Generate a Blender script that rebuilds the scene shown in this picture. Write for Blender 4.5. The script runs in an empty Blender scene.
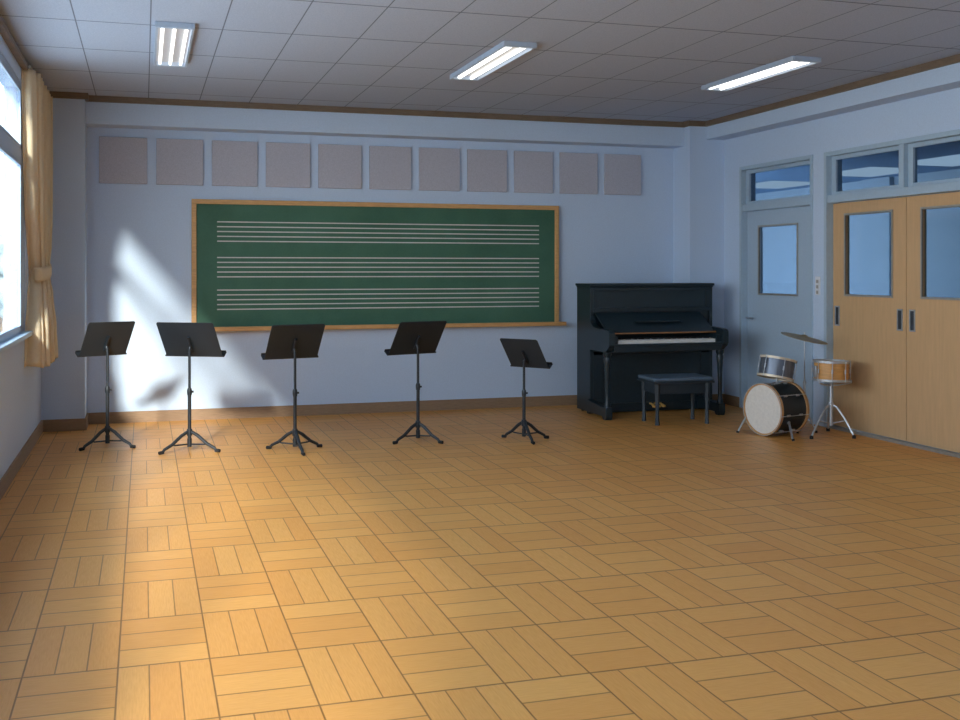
import bpy, bmesh, math, random
from mathutils import Vector, Matrix
random.seed(7)
C = bpy.context.scene.collection
PI = math.pi
R = math.radians

# ------------------------------------------------------------------ camera model
F = 1080.0; H = 1.435; HY = 270.0
TH = math.atan(336.0 / F)
cs, sn = math.cos(TH), math.sin(TH)
def floor_pt(px, py):
    d = F * H / (py - HY); l = (px - 480) / F * d
    return (l * cs + d * sn, d * cs - l * sn)

cam = bpy.data.cameras.new('camera')
cam.lens = F / 960 * 36; cam.sensor_width = 36; cam.sensor_fit = 'HORIZONTAL'
cam.shift_y = (HY - 360) / 960
cam.clip_end = 1000
co = bpy.data.objects.new('camera', cam); C.objects.link(co)
co.location = (0, 0, H); co.rotation_euler = (PI / 2, 0, -TH)
bpy.context.scene.camera = co

# ------------------------------------------------------------------ material helpers
class NT:
    def __init__(s, mat):
        s.t = mat.node_tree; s.n = s.t.nodes; s.l = s.t.links
    def new(s, typ, **kw):
        n = s.n.new(typ)
        for k, v in kw.items(): setattr(n, k, v)
        return n
    def put(s, sock, v):
        if isinstance(v, bpy.types.NodeSocket): s.l.new(v, sock)
        else: sock.default_value = v
    def m(s, op, a, b=0.0, c=0.0):
        n = s.new('ShaderNodeMath', operation=op)
        s.put(n.inputs[0], a); s.put(n.inputs[1], b); s.put(n.inputs[2], c)
        return n.outputs[0]
    def mix(s, f, a, b, bt='MIX'):
        n = s.new('ShaderNodeMix', data_type='RGBA', blend_type=bt)
        s.put(n.inputs[0], f); s.put(n.inputs[6], a); s.put(n.inputs[7], b)
        return n.outputs[2]
    def noise(s, vec, scale, detail=2.0, rough=0.5):
        n = s.new('ShaderNodeTexNoise')
        s.put(n.inputs['Scale'], scale); s.put(n.inputs['Detail'], detail); s.put(n.inputs['Roughness'], rough)
        if vec is not None: s.l.new(vec, n.inputs['Vector'])
        return n.outputs['Fac']
    def coords(s): return s.new('ShaderNodeTexCoord').outputs['Object']
    def mapped(s, scale):
        n = s.new('ShaderNodeMapping'); s.l.new(s.coords(), n.inputs[0]); n.inputs['Scale'].default_value = scale
        return n.outputs[0]
    def ramp(s, v, a, b, lo=0.0, hi=1.0):
        n = s.new('ShaderNodeMapRange'); s.put(n.inputs[0], v)
        for i, q in enumerate((a, b, lo, hi)): n.inputs[i + 1].default_value = q
        return n.outputs[0]

def col(r, g, b):
    def f(c):
        c /= 255.0
        return c / 12.92 if c <= .04045 else ((c + .055) / 1.055) ** 2.4
    return (f(r), f(g), f(b), 1.0)

def base(name, c, rough=.5, metal=0.0, spec=.5, coat=0.0):
    m = bpy.data.materials.new(name); m.use_nodes = True
    p = m.node_tree.nodes['Principled BSDF']
    p.inputs['Base Color'].default_value = c; p.inputs['Roughness'].default_value = rough
    p.inputs['Metallic'].default_value = metal; p.inputs['Specular IOR Level'].default_value = spec
    p.inputs['Coat Weight'].default_value = coat
    return m, NT(m), p

def speckle(name, c, var=.06, scale=60, rough=.6, metal=0.0, spec=.5, stretch=(1, 1, 1), bump=0.0, coat=0.0):
    m, t, p = base(name, c, rough, metal, spec, coat)
    f = t.noise(t.mapped(stretch), scale, 3.0, .6)
    d = tuple(v * (1 - var * 2) for v in c[:3]) + (1,); l = tuple(min(1, v * (1 + var * 2)) for v in c[:3]) + (1,)
    t.l.new(t.mix(t.ramp(f, .3, .7), d, l), p.inputs['Base Color'])
    if bump:
        b = t.new('ShaderNodeBump'); b.inputs['Strength'].default_value = bump; b.inputs['Distance'].default_value = .005
        t.l.new(f, b.inputs['Height']); t.l.new(b.outputs[0], p.inputs['Normal'])
    return m

M = {}
M['wall'] = speckle('pale_blue_plaster', col(193, 211, 233), .02, 90, .85, spec=.2, bump=.05)
M['frame_paint'] = speckle('blue_grey_paint', col(168, 190, 208), .02, 40, .45)
M['door_paint'] = speckle('pale_blue_door_paint', col(172, 193, 212), .02, 50, .5)
M['sash'] = speckle('blue_grey_aluminium', col(158, 178, 202), .03, 40, .4, .1)
M['panel'] = speckle('mauve_grey_acoustic_felt', col(184, 184, 194), .07, 160, .95, spec=.1, bump=.3)
M['base'] = speckle('brown_skirting', col(144, 118, 92), .06, 12, .6, stretch=(1, 1, 8))
M['ctrim'] = speckle('brown_ceiling_trim', col(118, 100, 82), .08, 12, .6, stretch=(1, 1, 8))
M['boardwood'] = speckle('light_oak_frame', col(206, 160, 104), .07, 10, .5, stretch=(1, 8, 10))
M['chalkline'] = speckle('faded_white_staff_paint', col(205, 205, 200), .03, 40, .9, spec=.1)
M['black'] = speckle('matt_black_steel', col(30, 36, 42), .08, 80, .45, .0, .5)
M['deskblack'] = speckle('powder_coated_desk_black', col(32, 42, 50), .10, 200, .5, .0, .5)
M['piano'] = speckle('blue_black_lacquer', col(28, 43, 50), .05, 30, .32, 0, .5)
M['piano_panel'] = speckle('blue_black_lacquer_panel', col(32, 48, 55), .05, 30, .38, 0, .5)
M['stool'] = speckle('blue_black_stool_wood', col(37, 49, 57), .05, 30, .4)
M['cushion'] = speckle('slate_leatherette', col(88, 106, 122), .06, 60, .38, bump=.1)
M['ivory'] = speckle('white_key_ivory', col(232, 230, 224), .02, 30, .3)
M['brass'] = speckle('brass', col(235, 190, 110), .05, 30, .4, .3)
M['feltstrip'] = speckle('brown_wood_strip', col(150, 104, 62), .06, 20, .5)
M['chrome'] = speckle('dull_chrome', col(196, 202, 208), .05, 30, .35, .7)
M['darkgap'] = speckle('dark_handle_recess', col(52, 56, 62), .05, 30, .5)
M['rubber'] = speckle('black_rubber', col(24, 25, 27), .05, 50, .7)
M['drumhead'] = speckle('off_white_drum_skin', col(224, 218, 208), .03, 40, .6)
M['bassshell'] = speckle('dark_green_black_drum_shell', col(24, 40, 48), .05, 20, .4)
M['tomshell'] = speckle('grey_metallic_drum_shell', col(105, 112, 124), .06, 6, .3, .4, stretch=(6, 6, .5))
M['hoopwood'] = speckle('maple_hoop', col(196, 152, 104), .06, 12, .45)
M['snareshell'] = speckle('honey_maple_shell', col(206, 152, 88), .08, 8, .4, stretch=(1, 1, 8))
M['cymbal'] = speckle('bronze_cymbal', col(158, 144, 114), .10, 14, .45, .4)
M['curtain'] = speckle('beige_curtain_cloth', col(250, 238, 212), .03, 70, .9, spec=.1, bump=.1)
M['slidingwood'] = speckle('light_tan_door_veneer', col(203, 166, 122), .03, 7, .5, stretch=(5, 5, .5))
M['rail'] = speckle('aluminium_rail', col(175, 172, 165), .04, 30, .4, .5)
M['switch'] = speckle('white_switch_plastic', col(222, 226, 232), .02, 30, .4)
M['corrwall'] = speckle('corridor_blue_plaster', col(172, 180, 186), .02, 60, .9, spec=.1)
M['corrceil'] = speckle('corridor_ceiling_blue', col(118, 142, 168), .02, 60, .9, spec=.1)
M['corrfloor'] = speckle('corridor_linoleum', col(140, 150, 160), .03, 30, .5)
M['fixture'] = speckle('pale_blue_fixture_enamel', col(172, 186, 204), .02, 30, .4)
M['reflector'] = speckle('grey_reflector', col(190, 190, 194), .02, 30, .35)
M['concrete'] = speckle('pale_concrete', col(205, 205, 200), .05, 3, .9, spec=.1)
M['leaves'] = speckle('grey_green_leaves', col(175, 186, 186), .08, 3, .9, spec=.1)  # distance haze is put into this pale leaf colour
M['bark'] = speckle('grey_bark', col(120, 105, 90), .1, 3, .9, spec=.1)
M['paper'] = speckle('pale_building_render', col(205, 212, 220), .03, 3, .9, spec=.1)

# the curtain cloth lets some daylight through
t = NT(M['curtain']); pb = t.n['Principled BSDF']; ou = t.n['Material Output']
tl = t.new('ShaderNodeBsdfTranslucent'); tl.inputs[0].default_value = col(252, 238, 208)
mx = t.new('ShaderNodeMixShader'); mx.inputs[0].default_value = .45
t.l.new(pb.outputs[0], mx.inputs[1]); t.l.new(tl.outputs[0], mx.inputs[2]); t.l.new(mx.outputs[0], ou.inputs[0])

# green board with chalk dust clouds
m, t, p = base('green_chalkboard', col(46, 108, 80), .6, spec=.3)
f1 = t.noise(t.mapped((1, 1, 1)), 1.3, 4.0, .6); f2 = t.noise(t.mapped((1, 1, 1)), 120, 2.0, .6)
c1 = t.mix(t.ramp(f1, .35, .7), col(58, 98, 79), col(72, 114, 94))
t.l.new(t.mix(t.ramp(f2, .3, .7, 0, .22), c1, col(90, 128, 108)), p.inputs['Base Color'])
M['green'] = m

# parquet: basket weave of three-plank blocks
BX, BY = .321, .55
m, t, p = base('basketweave_parquet', col(200, 150, 90), .38, spec=.32)
sep = t.new('ShaderNodeSeparateXYZ'); t.l.new(t.coords(), sep.inputs[0])
gx = t.m('DIVIDE', t.m('ADD', sep.outputs[0], .089 + BX * 40), BX)
gy = t.m('DIVIDE', t.m('ADD', sep.outputs[1], -4.106 + BY * 40), BY)
ix, iy = t.m('FLOOR', gx), t.m('FLOOR', gy)
ux, uy = t.m('FRACT', gx), t.m('FRACT', gy)
par = t.m('MODULO', t.m('ADD', ix, iy), 2.0)          # 1: planks run along the room, 0: across
px3, py3 = t.m('MULTIPLY', ux, 3.0), t.m('MULTIPLY', uy, 3.0)
def edge(fr, size):                                     # distance in metres to the nearest cell edge
    return t.m('MULTIPLY', t.m('SUBTRACT', .5, t.m('ABSOLUTE', t.m('SUBTRACT', fr, .5))), size)
ebx, eby = edge(ux, BX), edge(uy, BY)
epx, epy = edge(t.m('FRACT', px3), BX / 3), edge(t.m('FRACT', py3), BY / 3)
ep = t.m('ADD', t.m('MULTIPLY', par, epx), t.m('MULTIPLY', t.m('SUBTRACT', 1.0, par), t.m('MULTIPLY', epy, .6)))
eb = t.m('MINIMUM', ebx, t.m('MULTIPLY', eby, .6))
lb = t.ramp(eb, .0018, .0042, 1.0, 0.0); lp = t.ramp(ep, .0014, .0034, .9, 0.0)
line = t.m('MAXIMUM', lb, lp)
pid = t.m('ADD', t.m('MULTIPLY', par, t.m('FLOOR', px3)), t.m('MULTIPLY', t.m('SUBTRACT', 1.0, par), t.m('FLOOR', py3)))
cmb = t.new('ShaderNodeCombineXYZ'); t.l.new(ix, cmb.inputs[0]); t.l.new(iy, cmb.inputs[1]); t.l.new(pid, cmb.inputs[2])
wn = t.new('ShaderNodeTexWhiteNoise', noise_dimensions='3D'); t.l.new(cmb.outputs[0], wn.inputs['Vector'])
gA = t.noise(t.mapped((60, 4, 1)), 3.0, 4.0, .6); gB = t.noise(t.mapped((4, 60, 1)), 3.0, 4.0, .6)
grain = t.m('ADD', t.m('MULTIPLY', par, gA), t.m('MULTIPLY', t.m('SUBTRACT', 1.0, par), gB))
cc = t.mix(wn.outputs['Value'], col(220, 154, 80), col(230, 168, 92))
cc = t.mix(t.ramp(grain, .3, .7, 0, .35), cc, col(196, 136, 70))
cc = t.mix(t.m('MULTIPLY', line, .72), cc, col(92, 58, 28))
t.l.new(cc, p.inputs['Base Color'])
b = t.new('ShaderNodeBump'); b.inputs['Strength'].default_value = .25; b.inputs['Distance'].default_value = .002; b.invert = True
t.l.new(line, b.inputs['Height']); t.l.new(b.outputs[0], p.inputs['Normal'])
t.l.new(t.ramp(grain, .3, .7, .36, .48), p.inputs['Roughness'])
M['parquet'] = m

# ceiling tiles
m, t, p = base('grey_ceiling_tile', col(196, 196, 206), .9, spec=.1)
sep = t.new('ShaderNodeSeparateXYZ'); t.l.new(t.coords(), sep.inputs[0])
TX, TY = .455, .925
ux = t.m('FRACT', t.m('DIVIDE', t.m('ADD', sep.outputs[0], -.04 + TX * 30), TX))
uy = t.m('FRACT', t.m('DIVIDE', t.m('ADD', sep.outputs[1], -10.08 + TY * 30), TY))
e = t.m('MINIMUM', edge(ux, TX), t.m('MULTIPLY', edge(uy, TY), .5))
ln = t.ramp(e, .0025, .0055, 1.0, 0.0)
sp = t.noise(t.mapped((1, 1, 1)), 110, 3.0, .7)
cc = t.mix(t.ramp(sp, .35, .68), col(164, 175, 194), col(184, 193, 209))
cc = t.mix(t.m('MULTIPLY', ln, .75), cc, col(78, 80, 92))
t.l.new(cc, p.inputs['Base Color'])
b = t.new('ShaderNodeBump'); b.inputs['Strength'].default_value = .3; b.inputs['Distance'].default_value = .003
t.l.new(sp, b.inputs['Height']); t.l.new(b.outputs[0], p.inputs['Normal'])
M['ceil'] = m

def glass(name, tint, fac_lo, ior=1.5, rough=0.0):
    m = bpy.data.materials.new(name); m.use_nodes = True; t = NT(m); t.n.clear()
    out = t.new('ShaderNodeOutputMaterial'); tr = t.new('ShaderNodeBsdfTransparent'); gl = t.new('ShaderNodeBsdfGlossy')
    tr.inputs[0].default_value = tint; gl.inputs['Roughness'].default_value = rough
    fr = t.new('ShaderNodeFresnel'); ge = t.new('ShaderNodeNewGeometry')   # both faces of the pane reflect alike
    t.l.new(t.ramp(ge.outputs['Backfacing'], 0, 1, ior, 1 / ior), fr.inputs[0])
    mx = t.new('ShaderNodeMixShader')
    t.l.new(t.m('MAXIMUM', t.m('MULTIPLY', fr.outputs[0], .8), fac_lo), mx.inputs[0])
    t.l.new(tr.outputs[0], mx.inputs[1]); t.l.new(gl.outputs[0], mx.inputs[2]); t.l.new(mx.outputs[0], out.inputs[0])
    return m
M['glass'] = glass('clear_window_glass', (.97, .99, 1, 1), .03)
M['doorglass'] = glass('blue_tinted_door_glass', (.53, .63, .72, 1), .03, 1.5, .08)

def emit(name, c, s):
    m = bpy.data.materials.new(name); m.use_nodes = True; t = NT(m); t.n.clear()
    out = t.new('ShaderNodeOutputMaterial'); e = t.new('ShaderNodeEmission')
    e.inputs[0].default_value = c; e.inputs[1].default_value = s; t.l.new(e.outputs[0], out.inputs[0])
    return m
M['tube'] = emit('lit_fluorescent_tube', (1, .99, .96, 1), 2.2)
M['corrlamp'] = emit('lit_corridor_diffuser', (.85, .93, 1, 1), .75)

# ------------------------------------------------------------------ mesh helpers
class MB:
    def __init__(s): s.b = bmesh.new()
    def box(s, x0, x1, y0, y1, z0, z1, mat=None):
        v = [s.b.verts.new(q) for q in ((x0, y0, z0), (x1, y0, z0), (x1, y1, z0), (x0, y1, z0), (x0, y0, z1), (x1, y0, z1), (x1, y1, z1), (x0, y1, z1))]
        if mat: 
            for q in v: q.co = mat @ q.co
        for f in ((0, 3, 2, 1), (4, 5, 6, 7), (0, 1, 5, 4), (1, 2, 6, 5), (2, 3, 7, 6), (3, 0, 4, 7)): s.b.faces.new([v[i] for i in f])
        return s
    def prism(s, pts, axis, a, b):       # outline pts extruded along an axis from a to b
        def P(u, v, w):
            return {'x': (w, u, v), 'y': (u, w, v), 'z': (u, v, w)}[axis]
        A = [s.b.verts.new(P(u, v, a)) for u, v in pts]; B = [s.b.verts.new(P(u, v, b)) for u, v in pts]
        s.b.faces.new(A); s.b.faces.new(B[::-1]); n = len(pts)
        for i in range(n): s.b.faces.new((A[i], B[i], B[(i + 1) % n], A[(i + 1) % n]))
        return s
    def tube(s, pts, r, seg=12, cap=True):
        pts = [Vector(q) for q in pts]; n = len(pts); rs = r if isinstance(r, (list, tuple)) else [r] * n
        rings = []; up = None
        for i, q in enumerate(pts):
            d = (pts[min(i + 1, n - 1)] - pts[max(i - 1, 0)]).normalized()
            if up is None: up = Vector((0, 0, 1)) if abs(d.z) < .9 else Vector((1, 0, 0))
            a = d.cross(up).normalized(); bb = a.cross(d).normalized(); up = bb
            rings.append([s.b.verts.new(q + (a * math.cos(2 * PI * k / seg) + bb * math.sin(2 * PI * k / seg)) * rs[i]) for k in range(seg)])
        for i in range(n - 1):
            for k in range(seg): s.b.faces.new((rings[i][k], rings[i][(k + 1) % seg], rings[i + 1][(k + 1) % seg], rings[i + 1][k]))
        if cap: s.b.faces.new(rings[0][::-1]); s.b.faces.new(rings[-1])
        return s
    def lathe(s, prof, seg=48, mat=None, closed=False):   # prof: (radius, height) about z
        rings = []
        for r, z in prof:
            if r < 1e-5: rings.append([s.b.verts.new((0, 0, z))])
            else: rings.append([s.b.verts.new((r * math.cos(2 * PI * k / seg), r * math.sin(2 * PI * k / seg), z)) for k in range(seg)])
        pairs = list(zip(rings, rings[1:]))
        if closed: pairs.append((rings[-1], rings[0]))
        for A, B in pairs:
            for k in range(seg):
                k2 = (k + 1) % seg
                if len(A) == 1 and len(B) == 1: continue
                if len(A) == 1: s.b.faces.new((A[0], B[k2], B[k]))
                elif len(B) == 1: s.b.faces.new((A[k], A[k2], B[0]))
                else: s.b.faces.new((A[k], A[k2], B[k2], B[k]))
        if mat:
            for ring in rings:
                for v in ring: v.co = mat @ v.co
        return s
    def build(s, name, mat, parent=None, loc=(0, 0, 0), bevel=0.0, smooth=True):
        bmesh.ops.recalc_face_normals(s.b, faces=s.b.faces)
        me = bpy.data.meshes.new(name); s.b.to_mesh(me); s.b.free()
        me.materials.append(mat)
        if smooth:
            me.shade_smooth(); me.set_sharp_from_angle(angle=R(35))
        o = bpy.data.objects.new(name, me); C.objects.link(o); o.location = loc
        if parent: o.parent = parent
        if bevel:
            md = o.modifiers.new('bevel', 'BEVEL'); md.width = bevel; md.segments = 2; md.limit_method = 'ANGLE'; md.angle_limit = R(40)
        return o

def thing(name, label, cat, loc=(0, 0, 0), rz=0, group=None):
    o = bpy.data.objects.new(name, None); C.objects.link(o); o.empty_display_size = .2
    o.location = loc; o.rotation_euler = (0, 0, rz); tag(o, label, cat, group); return o
def tag(o, label, cat, group=None):
    o['label'] = label; o['category'] = cat
    if group: o['group'] = group
    return o
def struct(o, label=None, cat=None):
    o['kind'] = 'structure'
    if label: o['label'] = label
    if cat: o['category'] = cat
    return o
def sroot(name, label, cat, loc=(0, 0, 0)):
    o = thing(name, label, cat, loc); o['kind'] = 'structure'; return o

# ------------------------------------------------------------------ room
XL, XR, YF, YB, ZC = -.87, 5.95, 10.68, -3.4, 3.02
YP = 10.30                    # front of the corner pilasters
XDL = 6.01                    # plane of the door leaves
WT = .15
struct(MB().box(XL - .2, XDL + .14, YB - .2, YF + .2, -.12, 0).build('floor', M['parquet'], smooth=False), 'honey coloured basket weave parquet floor of the music room', 'floor')
struct(MB().box(XL - .2, XR + .2, YB - .2, YF + .2, ZC, ZC + .12).build('ceiling', M['ceil'], smooth=False), 'grey tiled ceiling with thin dark joints', 'ceiling')
w = MB().box(XL - .2, XR + .2, YF, YF + .2, 0, ZC)
w.box(XL, -.507, YP, YF, 0, ZC); w.box(5.542, XR, YP, YF, 0, ZC)
w.box(-.507, 5.542, 10.43, YF, 2.765, ZC)
struct(w.build('wall_front', M['wall'], smooth=False), 'pale blue wall behind the chalkboard with two corner pillars and a top beam', 'wall')
struct(MB().box(XL - .2, XR + .2, YB - .2, YB, 0, ZC).build('wall_rear', M['wall'], smooth=False), 'pale blue wall at the near end of the room', 'wall')

# left wall with a ribbon of windows
WZ0, WZ1 = .97, 2.83
bays = [(8.93, 5.13), (5.13, 1.33), (1.33, -2.47)]
w = MB().box(XL - WT, XL, YB, YF, 0, WZ0).box(XL - WT, XL, YB, YF, WZ1, ZC)
w.box(XL - WT, XL, 8.93, YF, WZ0, WZ1).box(XL - WT, XL, YB, -2.47, WZ0, WZ1)
struct(w.build('wall_left', M['wall'], smooth=False), 'pale blue window wall on the left', 'wall')
for n, (y1, y0) in enumerate(bays, 1):
    wr = sroot('window_%d' % n, ['aluminium window nearest the curtain in the left wall', 'middle window in the left wall', 'near window in the left wall'][n - 1], 'window', (XL, (y0 + y1) / 2, WZ0))
    hy = (y1 - y0) / 2; hz = WZ1 - WZ0
    f = MB(); fx0, fx1 = -.035, -.005
    e_ = .13 if n == 1 else .03
    f.box(fx0, fx1, -hy, hy, 0, .012); f.box(fx0, fx1, -hy, hy, hz - .05, hz)
    f.box(fx0, fx1, hy - e_, hy, .012, hz - .05); f.box(fx0, fx1, -hy, -hy + .03, .012, hz - .05)
    f.box(fx0, fx1, -hy + .05, hy - e_, 2.235 - WZ0, 2.335 - WZ0)            # transom bar
    f.build('window_frame', M['sash'], wr, bevel=.004, smooth=False)
    ya, yb = -hy + .03, hy - e_; mid = (ya + yb) / 2
    for (a, b_) in ((ya, mid - .0005), (mid + .0005, yb)):
        for (z0, z1, sw) in ((.012, 2.235 - WZ0, .04), (2.335 - WZ0, hz - .05, .03)):
            sx0, sx1 = -.028, -.004
            s_ = MB().box(sx0, sx1, a, a + sw, z0, z1).box(sx0, sx1, b_ - (.13 if n == 1 and b_ == yb else sw), b_, z0, z1)
            s_.box(sx0, sx1, a + sw, b_ - sw, z0, z0 + min(sw, .04)).box(sx0, sx1, a + sw, b_ - sw, z1 - sw * .6, z1)
            so = s_.build('sash', M['sash'], wr, bevel=.003, smooth=False)
            xm = (sx0 + sx1) / 2
            MB().box(xm - .003, xm + .003, a + sw, b_ - sw, z0 + min(sw, .04), z1 - sw * .6).build('pane', M['glass'], so, smooth=False)
    MB().box(-.005, .055, -hy - (0 if n > 1 else 0), hy + (.02 if n == 1 else 0), -.035, -.002).build('window_sill', M['frame_paint'], wr, bevel=.004, smooth=False)
# curtain rail pelmet and brown strip over the windows
struct(MB().box(XL, XL + .045, YB, 8.9, 2.93, 2.975).build('trim_1', M['ctrim'], smooth=False), 'brown wooden strip above the windows', 'trim')

# right wall with openings
Ya1, Ya0 = 9.93, 8.72         # blue door opening
Yb1, Yb0 = 8.463, 6.477       # sliding doors opening
TZ0, TZ1, TZ2 = 2.045, 2.115, 2.47
Q = .04
w = MB().box(XR, XR + WT, Ya1 + Q, YF, 0, ZC).box(XR, XR + WT, Yb1 + Q, Ya0 - Q, 0, ZC).box(XR, XR + WT, YB, Yb0 - Q, 0, ZC)
w.box(XR, XR + WT, Ya0 - Q, Ya1 + Q, TZ2 + Q, ZC).box(XR, XR + WT, Yb0 - Q, Yb1 + Q, TZ2 + Q, ZC)
w.box(5.74, XR, YB, YP, 2.83, ZC)
struct(w.build('wall_right', M['wall'], smooth=False), 'blue wall with the doors on the right and a long top beam', 'wall')
def door_frame(name, label, y0, y1, mull):
    f = MB(); a, b_ = XR - .012, XR + WT + .01; q = .04
    f.box(a, b_, y1, y1 + q, 0, TZ2 + q); f.box(a, b_, y0 - q, y0, 0, TZ2 + q); f.box(a, b_, y0, y1, TZ2, TZ2 + q)
    f.box(XR + .0, b_ - .02, y0, y1, TZ0, TZ1)
    if mull is not None: f.box(XR + .0, b_ - .02, mull - .03, mull + .03, TZ1, TZ2)
    return struct(f.build(name, M['frame_paint'], bevel=.004, smooth=False), label, 'door frame')
door_frame('trim_2', 'pale blue frame around the single blue door', Ya0, Ya1, None)
door_frame('trim_3', 'pale blue frame around the double wooden sliding doors', Yb0, Yb1, 7.46)
def transom(n, label, y0, y1):
    wr = sroot('window_%d' % n, label, 'window', (XDL, (y0 + y1) / 2, TZ1)); hy = (y1 - y0) / 2; hz = TZ2 - TZ1
    MB().box(-.015, .03, -hy, -hy + .035, 0, hz).box(-.015, .03, hy - .06, hy, 0, hz).box(-.015, .03, -hy + .035, hy - .06, 0, .03).box(-.015, .03, -hy + .035, hy - .06, hz - .035, hz).build('sash', M['frame_paint'], wr, bevel=.003, smooth=False)
    MB().box(.005, .011, -hy + .035, hy - .06, .03, hz - .035).build('pane', M['doorglass'], wr, smooth=False)
transom(4, 'transom window above the single blue door', Ya0, Ya1)
transom(5, 'transom window above the left wooden sliding door', 7.49, Yb1)
transom(6, 'transom window above the right wooden sliding door', Yb0, 7.43)

def leaf(name, label, y0, y1, mat, wy0, wy1, wz0, wz1, z0, z1, trimmat):
    r = sroot(name, label, 'door', (XDL, (y0 + y1) / 2, 0)); cy = (y0 + y1) / 2
    y0, y1, wy0, wy1 = y0 - cy, y1 - cy, wy0 - cy, wy1 - cy
    MB().box(0, .04, y0, wy0, z0, z1).box(0, .04, wy1, y1, z0, z1).box(0, .04, wy0, wy1, z0, wz0).box(0, .04, wy0, wy1, wz1, z1).build('door_panel', mat, r, smooth=False)
    q = .018
    MB().box(-.008, .01, wy0 - q, wy0, wz0 - q, wz1 + q).box(-.008, .01, wy1, wy1 + q, wz0 - q, wz1 + q).box(-.008, .01, wy0, wy1, wz0 - q, wz0).box(-.008, .01, wy0, wy1, wz1, wz1 + q).build('glazing_bead', trimmat, r, smooth=False)
    MB().box(.018, .024, wy0, wy1, wz0, wz1).build('pane', M['doorglass'], r, smooth=False)
    return r
def pull(r, y, z):
    fr = MB().box(-.006, .0, y - .034, y - .022, z - .09, z + .09).box(-.006, .0, y + .022, y + .034, z - .09, z + .09).box(-.006, .0, y - .022, y + .022, z - .09, z - .078).box(-.006, .0, y - .022, y + .022, z + .078, z + .09)
    h_ = fr.build('door_handle', M['chrome'], r, smooth=False)
    MB().box(-.003, -.0005, y - .022, y + .022, z - .078, z + .078).build('finger_recess', M['darkgap'], h_, smooth=False)
d1 = leaf('door_1', 'single pale blue door with square window behind the drum kit', Ya0 + .004, Ya1 - .004, M['door_paint'], 9.03, 9.70, 1.20, 1.872, .012, TZ0 - .006, M['rail'])
d2 = leaf('door_2', 'left tan wooden sliding door beside the snare drum', 7.472, Yb1 - .004, M['slidingwood'], 7.65, 8.275, 1.218, 1.925, .022, TZ0 - .006, M['rail'])
d3 = leaf('door_3', 'right tan wooden sliding door cut by the photo edge', Yb0 + .004, 7.466, M['slidingwood'], 6.66, 7.275, 1.218, 1.925, .022, TZ0 - .006, M['rail'])
pull(d2, .43, 1.02); pull(d2, -.42, 1.02); pull(d3, .42, 1.02)
MB().tube([(-.001, .55, .94), (-.045, .55, .94), (-.045, .45, .94)], .009).build('door_handle', M['chrome'], d1)
struct(MB().box(XR - .01, XR + WT, Yb0, Yb1, 0, .014).box(XR + .005, XR + .02, Yb0, Yb1, .014, .02).build('trim_4', M['rail'], smooth=False), 'metal floor track under the wooden sliding doors', 'trim')
sw = thing('light_switch', 'white wall switch plate between the blue door and the sliding doors', 'light switch', (XR, 8.60, 1.29))
MB().box(-.012, -.0002, -.036, .036, -.085, .085).build('switch_plate', M['switch'], sw, bevel=.004)
for k in range(3): MB().box(-.018, -.0122, -.018, .012, .025 - k * .05, .055 - k * .05).build('rocker', M['rail'], sw, bevel=.002)

# baseboards (follow the pillars) and ceiling trims
def rails(z0, z1, th):
    f = MB()
    f.box(-.507, 5.542, YF - th, YF, z0, z1); f.box(XL, -.507 + th, YP - th, YP, z0, z1); f.box(-.507, -.507 + th, YP, YF - th, z0, z1)
    f.box(5.542 - th, XR, YP - th, YP, z0, z1); f.box(5.542 - th, 5.542, YP, YF - th, z0, z1)
    return f
struct(rails(0, .105, .016).build('baseboard_front', M['base'], smooth=False), 'brown skirting board along the chalkboard wall', 'baseboard')
struct(MB().box(XL, XL + .016, YB, YP - .016, 0, .105).build('baseboard_left', M['base'], smooth=False), 'brown skirting board under the windows', 'baseboard')
struct(MB().box(XR - .016, XR, Ya1 + .04, YP - .016, 0, .105).box(XR - .016, XR, YB, Yb0 - .04, 0, .105).build('baseboard_right', M['base'], smooth=False), 'brown skirting board on the right wall', 'baseboard')
th = .03
f = MB().box(-.507, 5.542, 10.43 - th, 10.43, 2.965, ZC).box(XL, -.507 + th, YP - th, YP, 2.965, ZC).box(-.507, -.507 + th, YP, 10.43 - th, 2.965, ZC)
f.box(5.542 - th, 5.74 - th, YP - th, YP, 2.965, ZC).box(5.542 - th, 5.542, YP, 10.43 - th, 2.965, ZC).box(5.74 - th, 5.74, YB, YP, 2.965, ZC)
struct(f.build('trim_5', M['ctrim'], smooth=False), 'brown cornice strip around the ceiling edge', 'trim')

# ------------------------------------------------------------------ ceiling lights
lab = ['ceiling fluorescent light nearest the windows, three tubes showing', 'middle ceiling fluorescent light above the chalkboard side', 'ceiling fluorescent light nearest the doors']
for i, (X, YL_) in enumerate(((.19, 7.86), (2.495, 7.76), (4.70, 7.62))):
    r = thing('ceiling_light', lab[i], 'ceiling light', (X, YL_, ZC), group='fluorescent ceiling lights')
    hw, hl = (.122, .69)
    f = MB().box(-hw, -hw + .018, -hl, hl, -.038, -.0005).box(hw - .018, hw, -hl, hl, -.038, -.0005).box(-hw + .018, hw - .018, -hl, -hl + .03, -.038, -.0005).box(-hw + .018, hw - .018, hl - .03, hl, -.038, -.0005)
    f.build('housing', M['fixture'], r, bevel=.003, smooth=False)
    MB().box(-hw + .018, hw - .018, -hl + .03, hl - .03, -.008, -.001).build('reflector', M['reflector'], r, smooth=False)
    xs = (-.075, .0, .075) if i == 0 else (-.052, .052)
    for x in xs:
        MB().tube([(x, -hl + .035, -.022), (x, hl - .035, -.022)], .0105 if i == 0 else .0135).build('tube', M['tube'], r)

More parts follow.
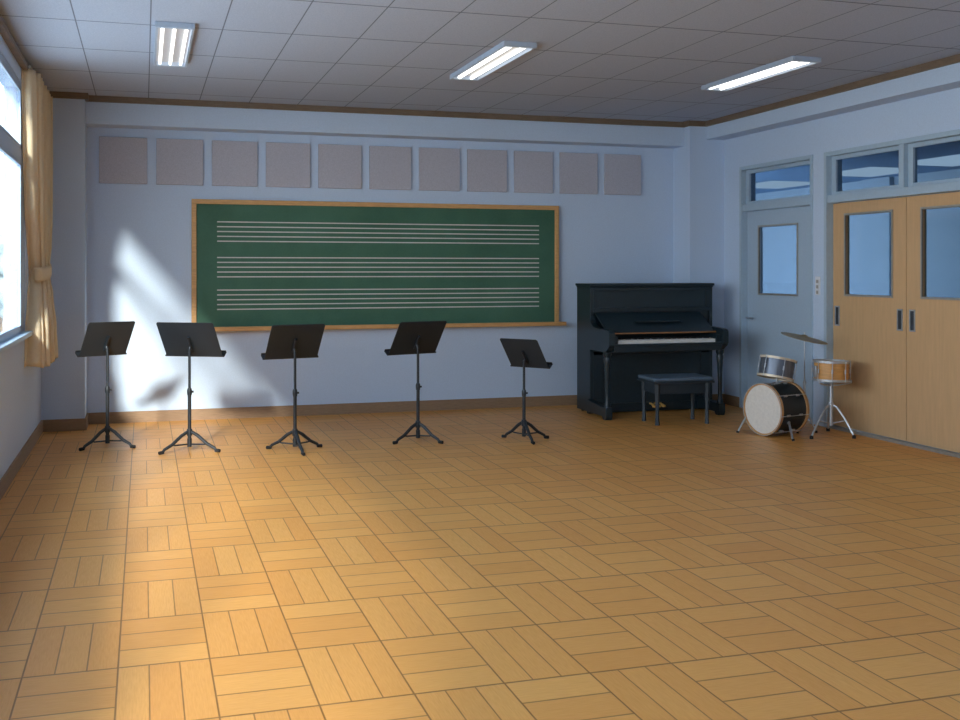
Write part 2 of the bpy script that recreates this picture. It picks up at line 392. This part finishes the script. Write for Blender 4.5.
# ------------------------------------------------------------------ acoustic panels
for k in range(11):
    x = -.401 + .5115 * k; wdt = .43
    pos = ['farthest left, next to the window pillar', 'second from the left', 'third from the left', 'fourth from the left', 'fifth from the left', 'middle of the row', 'fifth from the right', 'fourth from the right', 'third from the right', 'second from the right, beyond the board', 'farthest right, above the piano'][k]
    o = MB().box(0, wdt, -.028, -.0005, -.2175, .2175).build('acoustic_panel', M['panel'], loc=(x, YF, 2.4625), bevel=.004, smooth=False)
    tag(o, 'grey acoustic panel above the chalkboard, ' + pos, 'acoustic panel', 'grey acoustic panels above the chalkboard')

# ------------------------------------------------------------------ chalkboard
cb = thing('chalkboard', 'wide green chalkboard with three printed music staves in a wooden frame', 'chalkboard', (2.3075, YF, .85))
hx = (4.182 - .433) / 2; hz = 1.262
MB().box(-hx + .03, hx - .03, -.030, -.001, .03, hz - .03).build('board_surface', M['green'], cb, smooth=False)
MB().box(-hx, hx, -.05, -.001, hz - .045, hz).build('frame_rail', M['boardwood'], cb, bevel=.004, smooth=False)
for s in (-1, 1): MB().box(min(s * hx, s * (hx - .045)), max(s * hx, s * (hx - .045)), -.05, -.001, .03, hz - .045).build('frame_stile', M['boardwood'], cb, bevel=.004, smooth=False)
MB().box(-hx - .0, hx + .06, -.11, -.001, 0, .03).box(-hx, hx + .06, -.11, -.10, .03, .042).build('chalk_tray', M['boardwood'], cb, bevel=.004, smooth=False)
for zt in (1.898, 1.555, 1.242):
    f = MB()
    for k in range(5):
        z = zt - .0465 * k - .85
        f.box(.670 - 2.3075, 3.962 - 2.3075, -.0325, -.0302, z - .0055, z + .0055)
    f.build('music_staff', M['chalkline'], cb, smooth=False)

# ------------------------------------------------------------------ curtain
def curtain():
    r = thing('curtain', 'beige pleated curtain tied back beside the left window', 'curtain', (XL, 9.5, .69))
    prof = [(0.0, 8.86, 9.95, .085, .12), (.25, 8.90, 9.93, .085, .11), (.55, 9.08, 9.90, .08, .085), (.66, 9.18, 9.88, .07, .07), (.73, 9.20, 9.86, .068, .062),
            (.80, 9.16, 9.90, .07, .065), (.95, 9.04, 9.98, .075, .07), (1.25, 8.86, 10.08, .07, .075), (1.7, 8.74, 10.15, .065, .075), (2.25, 8.66, 10.18, .06, .075)]
    b = bmesh.new(); rows = []; NU = 150; NZ = 60
    def at(z):
        for p0, p1 in zip(prof, prof[1:]):
            if z <= p1[0]:
                k = (z - p0[0]) / (p1[0] - p0[0]); k = k * k * (3 - 2 * k)
                return [p0[i] + (p1[i] - p0[i]) * k for i in range(1, 5)]
        return prof[-1][1:]
    for j in range(NZ + 1):
        z = 2.25 * j / NZ; y0, y1, amp, cx = at(z); row = []
        for i in range(NU + 1):
            u = i / NU
            a = 2 * PI * 8 * u + .6 * math.sin(5 * u)
            g = min(1, u * 11); g = g * g * (3 - 2 * g)
            xx = .005 + (cx + .008) * g + g * (amp * .36 * math.sin(a - 1.2) + amp * .10 * math.sin(2.7 * a + 1 + z * .6))
            yy = y0 + (y1 - y0) * u + .018 * math.sin(2 * a)
            row.append(b.verts.new((xx, yy - 9.5, z + .012 * math.sin(a + .5) * (1 - min(1, z * 4)))))
        rows.append(row)
    for A, B in zip(rows, rows[1:]):
        for i in range(NU): b.faces.new((A[i], A[i + 1], B[i + 1], B[i]))
    q = MB(); q.b.free(); q.b = b
    o = q.build('curtain_cloth', M['curtain'], r); o.data.shade_smooth()
    sd = o.modifiers.new('solid', 'SOLIDIFY'); sd.thickness = .004
    # tie band
    tb = MB(); ring = []
    for zz, g in ((.675, 0), (.70, .008), (.76, .008), (.785, 0)):
        row = []
        for k in range(40):
            a = 2 * PI * k / 40
            row.append(tb.b.verts.new((.072 + (.055 + g) * math.copysign(abs(math.sin(a)) ** .7, math.sin(a)), 9.53 - 9.5 + (.36 + g) * math.copysign(abs(math.cos(a)) ** .7, math.cos(a)), zz + .02 * math.cos(a))))
        ring.append(row)
    for A, B in zip(ring, ring[1:]):
        for k in range(40): tb.b.faces.new((A[k], A[(k + 1) % 40], B[(k + 1) % 40], B[k]))
    to = tb.build('tie_band', M['curtain'], r)
    sd = to.modifiers.new('solid', 'SOLIDIFY'); sd.thickness = .005
    MB().tube([(.06, -.84, 2.257), (.06, .70, 2.257)], .012).box(.0, .06, -.70, -.68, 2.25, 2.265).box(.0, .06, .66, .68, 2.25, 2.265).build('curtain_rail', M['rail'], r)
curtain()

# ------------------------------------------------------------------ music stands
def music_stand(px, py, top_y, bot_y, wpx, skew, phi0, label, sp=.25):
    x, y = floor_pt(px, py); d = F * H / (py - HY); ppm = F / d
    los = TH + math.atan((px - 480) / F)          # world bearing of the line of sight
    zt = H - (top_y - HY) / ppm; zb = H - (bot_y - HY) / ppm
    Ls = skew / ppm
    a = math.asin(max(-.8, min(.8, Ls / .185))); wpx *= 1.05   # yaw of the lean about the line of sight
    # local frame: -y points at the viewer; root turned so that local y lies along the line of sight
    r = thing('music_stand', label, 'music stand', (x, y, 0), -los, 'black folding music stands')
    L = .185; hgt = zt - zb; wd = wpx / ppm / math.cos(a)
    ld = Vector((math.sin(a), -math.cos(a), 0)); ed = Vector((math.cos(a), math.sin(a), 0)); up = (ld * L + Vector((0, 0, hgt))); ln = up.length; up.normalize()
    org = Vector((0, 0, zb)) - ld * .092
    nrm = ed.cross(up).normalized()               # towards the viewer side
    if nrm.dot(ld) < 0: nrm = -nrm
    mt = Matrix((ed, up, nrm)).transposed().to_4x4(); mt.translation = org
    k = .012; w2 = wd / 2
    pts = [(-w2, 0), (w2, 0), (w2, ln - k), (w2 - k, ln), (-w2 + k, ln), (-w2, ln - k)]
    q = MB().prism(pts, 'z', -.003, .003)
    for v in q.b.verts: v.co = mt @ v.co
    dk = q.build('desk', M['deskblack'], r, bevel=.0015)
    q = MB().box(-w2 - .012, w2 + .012, -.008, .002, -.055, .004).box(-w2 - .012, w2 + .012, .002, .016, -.055, -.049)
    for v in q.b.verts: v.co = mt @ v.co
    q.build('lip', M['black'], r, bevel=.0015)
    zp = zb + .06
    ctr = mt @ Vector((0, ln * .58, .012)); lo = mt @ Vector((0, ln * .16, .012))
    q = MB().tube([lo, ctr], .011, 10); q.tube([Vector((0, 0, zp - .03)), (lo + ctr) / 2 + Vector((0, 0, -.02))], .012, 10)
    q.build('tilt_bracket', M['black'], r)
    zh = .155; zm = .52 * zb + .08
    MB().tube([(0, 0, .05), (0, 0, zm)], .014, 14).tube([(0, 0, .035), (0, 0, .10)], .018, 14).build('lower_tube', M['black'], r)
    MB().tube([(0, 0, zm - .005), (0, 0, zp)], .0105, 12).build('upper_tube', M['black'], r)
    MB().lathe([(0, zm - .03), (.016, zm - .028), (.019, zm - .01), (.019, zm + .015), (.013, zm + .03), (0, zm + .031)], 16).tube([(0, 0, zm), (.032, 0, zm)], .008, 8).build('height_clamp', M['black'], r)
    MB().lathe([(0, zh - .035), (.02, zh - .033), (.024, zh - .01), (.02, zh + .02), (0, zh + .022)], 16).build('hub', M['black'], r)
    for ang in (phi0 if isinstance(phi0, tuple) else (phi0, phi0 + 120, phi0 + 240)):
        t_ = R(ang); dx, dy = math.sin(t_), -math.cos(t_)
        path = [(dx * q_, dy * q_, z_) for q_, z_ in ((.015, zh), (sp * .30, zh * .82), (sp * .65, zh * .42), (sp * .93, .035), (sp, .014))]
        lg = MB().tube(path, [.0125, .0135, .013, .0115, .011], 10).build('leg', M['black'], r)
        e0 = Vector((dx * sp * .96, dy * sp * .96, .0165)); e1 = Vector((dx * (sp + .03), dy * (sp + .03), .0135))
        MB().tube([e0, e1], .0135, 10).build('rubber_foot', M['rubber'], lg)
        MB().tube([(dx * .012, dy * .012, .055), (dx * sp * .55, dy * sp * .55, .058), (dx * sp * .64, dy * sp * .64, zh * .44)], .006, 8).build('brace', M['black'], r)
music_stand(107.5, 447.5, 321.5, 355.5, 42, 9.5, 180, 'black music stand farthest left, beside the window corner pillar', .212)
music_stand(189.5, 451, 322, 356.5, 52, -10, 180, 'black music stand second from the left, below the left end of the chalkboard', .235)
music_stand(295, 451, 324, 358.5, 50, 8, (15, 125, 240), 'black music stand in the middle of the five, with a foot pointing forward', .228)
music_stand(418, 442, 321, 354, 44.5, 12, 180, 'black music stand second from the right, its desk top leaning right', .205)
music_stand(524, 440.5, 338.5, 367.5, 35.5, -12, (20, 118, 232), 'smallest and lowest black music stand, nearest the piano', .205)

# ------------------------------------------------------------------ piano
pn = thing('upright_piano', 'dark blue-black upright piano standing against the chalkboard wall', 'piano', (4.918, 9.93, 0))
W2 = .683
KL, KR = -.687, .595; ZT = 1.30; P = M['piano']; PP = M['piano_panel']
# local: y=0 front of the case, y<0 towards the viewer, back at +.58
for s in (-1, 1):
    x0, x1 = sorted((s * W2, s * (W2 - .035)))
    MB().prism([(.34, .02), (.34, ZT - .028), (.0, ZT - .028), (.0, .02)], 'x', x0, x1).build('side_panel', P, pn, bevel=.004, smooth=False)
    # cheek / arm with the rounded top
    c = [(.002, .645), (.002, .97)]
    for k in range(7):
        a = k / 6; c.append((-.002 - .16 * (1 - math.cos(a * PI / 2)), .97 - .105 * math.sin(a * PI / 2)))
    c += [(-.42, .858), (-.455, .85), (-.475, .83), (-.475, .715), (-.455, .69), (-.38, .645)]
    MB().prism(c, 'x', *((KL, KL + .06) if s < 0 else (KR - .06, KR))).build('key_cheek', P, pn, bevel=.004, smooth=False)
    # turned leg and foot block
    lx = -.683 if s < 0 else .53
    MB().lathe([(0, .11), (.028, .11), (.03, .14), (.022, .16), (.020, .25), (.024, .42), (.030, .53), (.036, .58), (.030, .60), (.04, .62), (.04, .645), (0, .645)], 20, Matrix.Translation((lx, -.42, 0))).build('leg', P, pn)
    MB().prism([(.0, 0.012), (.0, .15), (-.20, .13), (-.36, .12), (-.465, .12), (-.465, .03), (-.45, .0), (-.395, .0), (-.37, .03), (-.07, .03), (-.05, .012)], 'x', lx - .035, lx + .035).build('foot_block', P, pn, bevel=.004, smooth=False)
MB().box(-W2 - .015, W2 + .015, -.02, .35, ZT - .026, ZT).box(-W2 - .006, W2 + .006, -.010, .345, ZT - .04, ZT - .026).build('top_lid', P, pn, bevel=.006, smooth=False)
i2 = W2 - .035
MB().box(-i2, i2, .012, .03, 1.015, ZT - .04).build('upper_panel', PP, pn, smooth=False)
f = MB().box(-i2, i2, -.004, .012, ZT - .075, ZT - .042).box(-i2, i2, -.010, .012, 1.015, 1.055).box(-i2, -i2 + .04, -.004, .012, 1.055, ZT - .075).box(i2 - .04, i2, -.004, .012, 1.055, ZT - .075)
f.build('panel_moulding', P, pn, bevel=.003, smooth=False)
# sloping fall board
MB().prism([(.0, 1.005), (.025, 1.005), (-.27, .826), (-.31, .826)], 'x', KL + .062, KR - .062).build('fall_board', PP, pn, smooth=False)
MB().box(KL + .062, KR - .062, -.34, -.28, .812, .8255).build('fall_board_strip', M['feltstrip'], pn, bevel=.002, smooth=False)
MB().box(-.27, .22, -.20, -.125, .915, .927).build('music_ledge', P, pn, bevel=.002, smooth=False)['label'] = 'narrow brown-edged music ledge'
MB().box(-i2, i2, .03, .335, .05, 1.02).build('case', P, pn, smooth=False)
MB().box(-i2, i2, .01, .0299, .10, .645).build('lower_panel', PP, pn, smooth=False)
f = MB()
for xa, xb in ((-i2, -i2 + .10), (i2 - .10, i2)): f.box(xa, xb, -.002, .0099, .14, .62)
f.box(-i2, i2, -.002, .0099, .585, .645)
f.build('lower_moulding', P, pn, bevel=.003, smooth=False)
MB().box(-i2, i2, -.012, .0299, .012, .0999).build('toe_rail', P, pn, bevel=.003, smooth=False)
k2 = W2 - .062
MB().box(KL + .06, KR - .06, -.455, .009, .645, .70).build('key_bed', P, pn, bevel=.004, smooth=False)
MB().box(KL + .06, KR - .06, -.465, -.43, .7005, .724).build('key_slip', P, pn, bevel=.003, smooth=False)
for s in (-1, 1): MB().box(*((KL + .06, KL + .112) if s < 0 else (KR - .112, KR - .06)), -.429, -.28, .7005, .80).build('key_block', P, pn, bevel=.003, smooth=False)
kk = .525; kw = 2 * kk / 52; kc = (KL + KR) / 2
for k in range(52):
    xa = kc - kk + k * kw
    MB().prism([(-.418, .706), (-.418, .752), (-.412, .757), (-.28, .764), (-.28, .706)], 'x', xa + .0006, xa + kw - .0006).build('white_key', M['ivory'], pn, smooth=False)
for k in range(51):
    if k % 7 in (1, 4): continue
    xa = kc - kk + (k + 1) * kw
    MB().box(xa - .006, xa + .006, -.36, -.28, .760, .774).build('black_key', M['rubber'], pn, smooth=False)
for k in range(3):
    xp = -.035 + .052 * k
    MB().tube([(xp, .0, .085), (xp, -.05, .088), (xp, -.10, .072)], [.009, .010, .015], 10).lathe([(0, -.014), (.019, -.010), (.023, 0), (.017, .010), (0, .012)], 14, Matrix.Translation((xp, -.115, .07))).build('pedal', M['brass'], pn)
for sx in (-1, 1):
    MB().lathe([(0, 0), (.02, 0), (.02, .018), (0, .02)], 12, Matrix.Translation((sx * (W2 - .05), .29, 0))).build('caster', M['rubber'], pn)

# ------------------------------------------------------------------ piano stool
st = thing('piano_stool', 'low rectangular dark stool in front of the piano keyboard', 'stool', (4.78, 9.17, 0), R(-3))
MB().box(-.305, .305, -.205, .205, .385, .405).build('seat_board', M['stool'], st, bevel=.004, smooth=False)
MB().box(-.30, .30, -.20, .20, .405, .44).build('seat_cushion', M['cushion'], st, bevel=.012)
MB().box(-.245, .245, -.162, -.144, .29, .385).box(-.245, .245, .144, .162, .29, .385).box(-.26, -.242, -.14, .14, .29, .385).box(.242, .26, -.14, .14, .29, .385).build('apron', M['stool'], st, bevel=.003, smooth=False)
for sx in (-1, 1):
    for sy in (-1, 1):
        MB().tube([(sx * .25, sy * .155, 0), (sx * .25, sy * .155, .12), (sx * .25, sy * .155, .30), (sx * .25, sy * .155, .385)], [.024, .019, .026, .028], 4).build('leg', M['stool'], st, bevel=.003, smooth=False)

# ------------------------------------------------------------------ bass drum
ax = Vector((.970, .240, 0)).normalized(); rad = .226; LEN = .335
BF = Vector((5.105, 8.195, rad + .004))
MA = Matrix((Vector((-ax.y, ax.x, 0)), Vector((0, 0, 1)), ax)).transposed().to_4x4()   # local z = drum axis
# root on the floor under the front hoop
bd = thing('bass_drum', 'bass drum on the floor with a white front skin, maple hoops and dark shell', 'drum', (BF.x, BF.y, 0))
T0 = Matrix.Translation((0, 0, BF.z)) @ MA
def A(p): return T0 @ Vector(p)
MB().lathe([(rad - .012, .02), (rad - .012, LEN - .02), (rad - .018, LEN - .02), (rad - .018, .02)], 56, T0, closed=True).build('shell', M['bassshell'], bd)
for z0, nm in ((0, 'front_hoop'), (LEN - .026, 'rear_hoop')):
    o = MB().lathe([(rad - .016, z0), (rad, z0), (rad, z0 + .026), (rad - .011, z0 + .026), (rad - .016, z0 + .02)], 56, T0, closed=True).build('hoop', M['hoopwood'], bd, bevel=.002)
    zr = z0 - .0035 if z0 == 0 else z0 + .0265
    MB().lathe([(rad - .004, zr), (rad + .001, zr), (rad + .001, zr + .003), (rad - .004, zr + .003)], 56, T0, closed=True).build('rim_edge', M['chrome'], o)
MB().lathe([(0, .007), (rad - .017, .008), (rad - .017, .011), (0, .010)], 56, T0).build('front_skin', M['drumhead'], bd)
MB().lathe([(0, LEN - .007), (rad - .017, LEN - .008), (rad - .017, LEN - .011), (0, LEN - .010)], 56, T0).build('rear_skin', M['drumhead'], bd)
for k in range(8):
    a = R(10 + 45 * k); rr = rad + .004
    c_, s_ = math.cos(a), math.sin(a)
    MB().tube([A((rr * c_, rr * s_, -.004)), A((rr * c_, rr * s_, LEN + .004))], .0032, 8).box(-.001, .001, -.001, .001, 0, .001, T0 @ Matrix.Translation((rr * c_, rr * s_, LEN / 2))).build('tension_rod', M['chrome'], bd) if not (s_ < -.9) else None
    if s_ > -.9:
        for zz in (.075, LEN - .11): MB().tube([A(((rad - .006) * c_, (rad - .006) * s_, zz)), A(((rad - .006) * c_, (rad - .006) * s_, zz + .035))], .009, 8).build('lug', M['chrome'], bd)
fx_, fy_ = floor_pt(793, 442.5); sx_, sy_ = fx_ - BF.x, fy_ - BF.y
S0 = A((-.86 * rad, -.46 * rad, .12))
MB().tube([S0, (sx_, sy_, .018)], .010, 10).tube([A((-.80 * rad, -.43 * rad, .12)), S0], .016, 10).build('spur', M['chrome'], bd)
MB().tube([(sx_, sy_, .03), (sx_ + .002, sy_ - .003, .0135)], .0135, 10).build('spur_foot', M['rubber'], bd)
tx_, ty_ = 4.955 - BF.x, 8.34 - BF.y
MB().tube([A((rad * .97, -.04, .07)), (tx_ + .02, ty_ + .0, .06), (tx_, ty_, .018)], .008, 10).build('spur', M['chrome'], bd)
MB().tube([(tx_, ty_, .03), (tx_ - .004, ty_, .0125)], .0125, 10).build('spur_foot', M['rubber'], bd)

# rack tom
TC = Vector((5.277, 8.235, .577)); tr, thh = .151, .166
tilt = Matrix.Rotation(R(13), 4, Vector((-ax.y, ax.x, 0)))        # top leans towards the back of the kit
tm = thing('rack_tom', 'small grey metallic tom drum tilted on top of the bass drum', 'drum', (TC.x, TC.y, TC.z))
def drum_body(root, r_, h_, Mx, shell, hoopmat, n_rod, skin):
    MB().lathe([(r_ - .006, -h_ / 2 + .012), (r_ - .006, h_ / 2 - .012), (r_ - .012, h_ / 2 - .012), (r_ - .012, -h_ / 2 + .012)], 48, Mx, closed=True).build('shell', shell, root)
    for s in (-1, 1):
        z0 = s * h_ / 2
        lo_, hi_ = (z0 - .012, z0 + .008) if s > 0 else (z0 - .008, z0 + .012)
        MB().lathe([(r_ - .004, lo_), (r_ + .006, lo_), (r_ + .007, hi_), (r_ - .006, hi_)], 48, Mx, closed=True).build('hoop', hoopmat, root)
        MB().lathe([(0, z0 - s * .006), (r_ - .0065, z0 - s * .006), (r_ - .0065, z0 - s * .003), (0, z0 - s * .003)], 48, Mx).build('skin', skin, root)
    for k in range(n_rod):
        a = 2 * PI * (k + .3) / n_rod; x, y = (r_ + .009) * math.cos(a), (r_ + .009) * math.sin(a)
        MB().tube([Mx @ Vector((x, y, -h_ / 2 - .01)), Mx @ Vector((x, y, h_ / 2 + .012))], .003, 8).tube([Mx @ Vector((x * .985, y * .985, -.018)), Mx @ Vector((x * .985, y * .985, .018))], .007, 8).build('tension_rod', M['chrome'], root)
M['cream'] = speckle('cream_rim', col(214, 200, 176), .04, 20, .4, .2)
drum_body(tm, tr, thh, tilt, M['tomshell'], M['cream'], 6, M['drumhead'])
bt = tilt @ Vector((0, 0, -.055))
MB().tube([(0, 0, rad * 2 + .003 - TC.z), (0, 0, -.085)], .012, 12).lathe([(0, 0), (.03, 0), (.03, .008), (0, .01)], 16, Matrix.Translation((0, 0, rad * 2 - .007 - TC.z))).build('tom_post', M['chrome'], tm)

# cymbal on its stand
cx, cy = 5.575, 8.265
cstand = thing('cymbal_stand', 'thin metal cymbal stand rising behind the bass drum', 'cymbal stand', (cx, cy, 0))
MB().tube([(0, 0, .06), (0, 0, .45)], .010, 12).tube([(0, 0, .44), (0, 0, .868)], .0055, 10).build('pole', M['chrome'], cstand)
MB().lathe([(0, .425), (.014, .427), (.014, .455), (0, .457)], 14).tube([(0, 0, .44), (0, -.03, .44)], .005, 8).build('clamp', M['chrome'], cstand)
MB().lathe([(0, .872), (.007, .872), (.007, .884), (0, .886)], 12).build('wing_nut', M['chrome'], cstand)
for a, rr in ((R(80), .10), (R(200), .10), (R(320), .10)):
    lg = MB().tube([(0, 0, .20), (rr * .5 * math.cos(a), rr * .5 * math.sin(a), .12), (rr * math.cos(a), rr * math.sin(a), .014)], .0065, 8).build('leg', M['chrome'], cstand)
    MB().lathe([(0, 0), (.012, 0), (.012, .018), (0, .024)], 12, Matrix.Translation((rr * math.cos(a), rr * math.sin(a), 0))).build('rubber_foot', M['rubber'], lg)
los = TH + math.atan((803.5 - 480) / F)
rgt = Vector((math.cos(los), -math.sin(los), 0)); fwd = Vector((math.sin(los), math.cos(los), 0))
cm = MB().lathe([(.006, .022), (.022, .018), (.034, .008), (.10, .002), (.205, -.010), (.205, -.0115), (.10, .0005), (.034, .0065), (.02, .016), (.006, .020)], 64,
               Matrix.Rotation(R(13), 4, fwd) @ Matrix.Rotation(R(3), 4, rgt), closed=True).build('cymbal', M['cymbal'], loc=(cx, cy, .842))
tag(cm, 'bronze crash cymbal sloping down to the right on its thin stand', 'cymbal')

# snare drum + stand
sxc, syc = floor_pt(831, 436)
sn_ = thing('snare_drum', 'honey maple snare drum with metal rims on a chrome tripod', 'drum', (sxc, syc, .571))
drum_body(sn_, .150, .162, Matrix.Translation((0, 0, -.005)) @ Matrix.Rotation(R(1.5), 4, 'Y'), M['snareshell'], M['chrome'], 8, M['drumhead'])
MB().box(-.166, -.154, -.02, .02, -.06, .04).build('strainer', M['chrome'], sn_, bevel=.003)
ss = thing('snare_stand', 'chrome tripod stand carrying the snare drum beside the sliding door', 'drum stand', (sxc, syc, 0))
MB().tube([(0, 0, .10), (0, 0, .455)], .012, 12).tube([(0, 0, .09), (0, 0, .34)], .015, 12).build('pole', M['chrome'], ss)
MB().lathe([(0, .245), (.022, .247), (.024, .265), (.022, .29), (0, .292)], 16).tube([(0, 0, .28), (-.03, -.02, .29)], .006, 8).build('collar', M['chrome'], ss)
for k in range(3):
    a = R(200 + 120 * k); c_, s_ = math.cos(a), math.sin(a)
    MB().tube([(0, 0, .435), (.06 * c_, .06 * s_, .442), (.15 * c_, .15 * s_, .462), (.166 * c_, .166 * s_, .468), (.166 * c_, .166 * s_, .49)], .0065, 8).build('basket_arm', M['chrome'], ss)
for fx, fy in (floor_pt(811.5, 439), floor_pt(854, 438.5), floor_pt(828, 431)):
    dx, dy = fx - sxc, fy - syc
    lg = MB().tube([(dx * .06, dy * .06, .27), (dx * .25, dy * .25, .255), (dx * .6, dy * .6, .16), (dx * .85, dy * .85, .075), (dx, dy, .018)], .009, 10).build('leg', M['chrome'], ss)
    MB().lathe([(0, 0), (.016, 0), (.016, .022), (.008, .03), (0, .03)], 12, Matrix.Translation((dx, dy, 0))).build('rubber_foot', M['rubber'], lg)
    MB().tube([(dx * .03, dy * .03, .11), (dx * .62, dy * .62, .145)], .005, 8).build('brace', M['chrome'], ss)

# ------------------------------------------------------------------ corridor beyond the doors
CX = 8.95
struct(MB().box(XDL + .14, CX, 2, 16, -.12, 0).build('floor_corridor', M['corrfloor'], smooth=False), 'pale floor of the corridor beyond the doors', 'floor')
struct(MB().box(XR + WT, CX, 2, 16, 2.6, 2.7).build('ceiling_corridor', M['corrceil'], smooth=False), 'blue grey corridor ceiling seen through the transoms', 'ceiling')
struct(MB().box(CX, CX + .1, 2.7, 16, 0, 2.6).box(CX, CX + .1, 2, 2.7, 0, .9).box(CX, CX + .1, 2, 2.7, 2.35, 2.6).box(XDL + .14, CX, 16, 16.1, 0, 2.6).box(XDL + .14, CX, 1.9, 2, 0, 2.6).box(CX - .07, CX, 11.35, 11.9, 0, 2.6).build('wall_corridor', M['corrwall'], smooth=False), 'blue grey corridor wall seen through the door windows', 'wall')  # unseen opening at the near end, added to let daylight into the corridor
for k, Y in enumerate((9.35, 10.75, 12.75, 7.6)):  # lamps added so the transoms show pale patches like reflected ceiling lights
    o = MB().box(-.32, .32, -.42, .42, -.03, -.0005).build('corridor_light', M['corrlamp'], loc=(8.15, Y, 2.6), smooth=False)
    tag(o, ['corridor ceiling lamp seen through the right sliding door transom', 'corridor ceiling lamp seen through the left sliding door transom', 'corridor ceiling lamp seen through the blue door transom', 'corridor ceiling lamp nearest the camera'][k], 'ceiling light', 'corridor ceiling lamps')

# ------------------------------------------------------------------ outdoors
struct(MB().box(-90, XL - WT, -30, 200, -3.7, -3.6).build('ground', M['concrete'], smooth=False), 'pale school yard below the windows', 'ground')
struct(MB().box(-1.27, XL - WT, YB, YF, 3.16, 3.30).box(XL - WT - .02, XL - WT, YB, YF, -3.6, -.1).build('trim_6', M['concrete'], smooth=False), 'pale concrete eave above the windows outside', 'eave')
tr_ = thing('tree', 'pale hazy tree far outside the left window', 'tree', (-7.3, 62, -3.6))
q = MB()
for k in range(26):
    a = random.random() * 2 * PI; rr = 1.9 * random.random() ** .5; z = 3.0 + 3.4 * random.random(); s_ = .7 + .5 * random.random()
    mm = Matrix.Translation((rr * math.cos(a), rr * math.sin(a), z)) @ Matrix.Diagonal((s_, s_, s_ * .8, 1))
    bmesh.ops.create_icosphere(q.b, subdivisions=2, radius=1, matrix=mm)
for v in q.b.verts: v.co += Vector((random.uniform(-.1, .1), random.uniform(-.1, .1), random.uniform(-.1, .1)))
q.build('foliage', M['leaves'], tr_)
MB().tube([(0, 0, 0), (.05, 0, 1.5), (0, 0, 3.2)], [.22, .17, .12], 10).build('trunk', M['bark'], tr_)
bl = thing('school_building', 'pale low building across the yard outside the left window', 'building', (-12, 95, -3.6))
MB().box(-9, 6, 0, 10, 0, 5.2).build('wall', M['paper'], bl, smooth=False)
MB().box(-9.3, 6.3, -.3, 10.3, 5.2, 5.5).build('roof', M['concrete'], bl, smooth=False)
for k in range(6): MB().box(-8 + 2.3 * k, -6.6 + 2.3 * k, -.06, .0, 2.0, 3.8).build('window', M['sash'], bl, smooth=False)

# ------------------------------------------------------------------ light
W = bpy.data.worlds.new('world'); bpy.context.scene.world = W; W.use_nodes = True
t = NT(W); bg = t.n['Background']
tc = t.new('ShaderNodeTexCoord'); sp_ = t.new('ShaderNodeSeparateXYZ'); t.l.new(tc.outputs['Generated'], sp_.inputs[0])
cl = t.noise(tc.outputs['Generated'], 3.5, 5.0, .6)
sky = t.mix(t.ramp(sp_.outputs[2], 0.0, .5), (.88, .94, 1.0, 1), (.60, .78, 1.0, 1))
sky = t.mix(t.m('MULTIPLY', t.ramp(cl, .5, .68), .6), sky, (.95, .97, 1, 1))
t.l.new(sky, bg.inputs[0]); bg.inputs[1].default_value = 6.0
sl = bpy.data.lights.new('sun', 'SUN'); sl.energy = 8.0; sl.angle = R(4.5); sl.color = (1, .95, .84)
so = bpy.data.objects.new('sun', sl); C.objects.link(so)
so.rotation_euler = Vector((1, 3.2, -1.32)).to_track_quat('-Z', 'Y').to_euler(); so.location = (-8, -10, 8)
for n, (y1, y0) in enumerate(bays):
    al = bpy.data.lights.new('window_portal', 'AREA'); al.shape = 'RECTANGLE'; al.size = WZ1 - WZ0; al.size_y = y1 - y0; al.cycles.is_portal = True
    ao = bpy.data.objects.new('window_portal', al); C.objects.link(ao)
    ao.location = (XL - WT - .02, (y0 + y1) / 2, (WZ0 + WZ1) / 2); ao.rotation_euler = (0, R(-90), 0)

sc = bpy.context.scene
sc.view_settings.view_transform = 'Standard'; sc.view_settings.look = 'None'; sc.view_settings.gamma = 1.0
sc.view_settings.use_curve_mapping = False; sc.view_settings.exposure = 0.27
sc.cycles.use_denoising = True
sc.cycles.max_bounces = 14; sc.cycles.diffuse_bounces = 8; sc.cycles.transparent_max_bounces = 16
sc.cycles.sample_clamp_indirect = 6.0; sc.cycles.caustics_reflective = False; sc.cycles.caustics_refractive = False
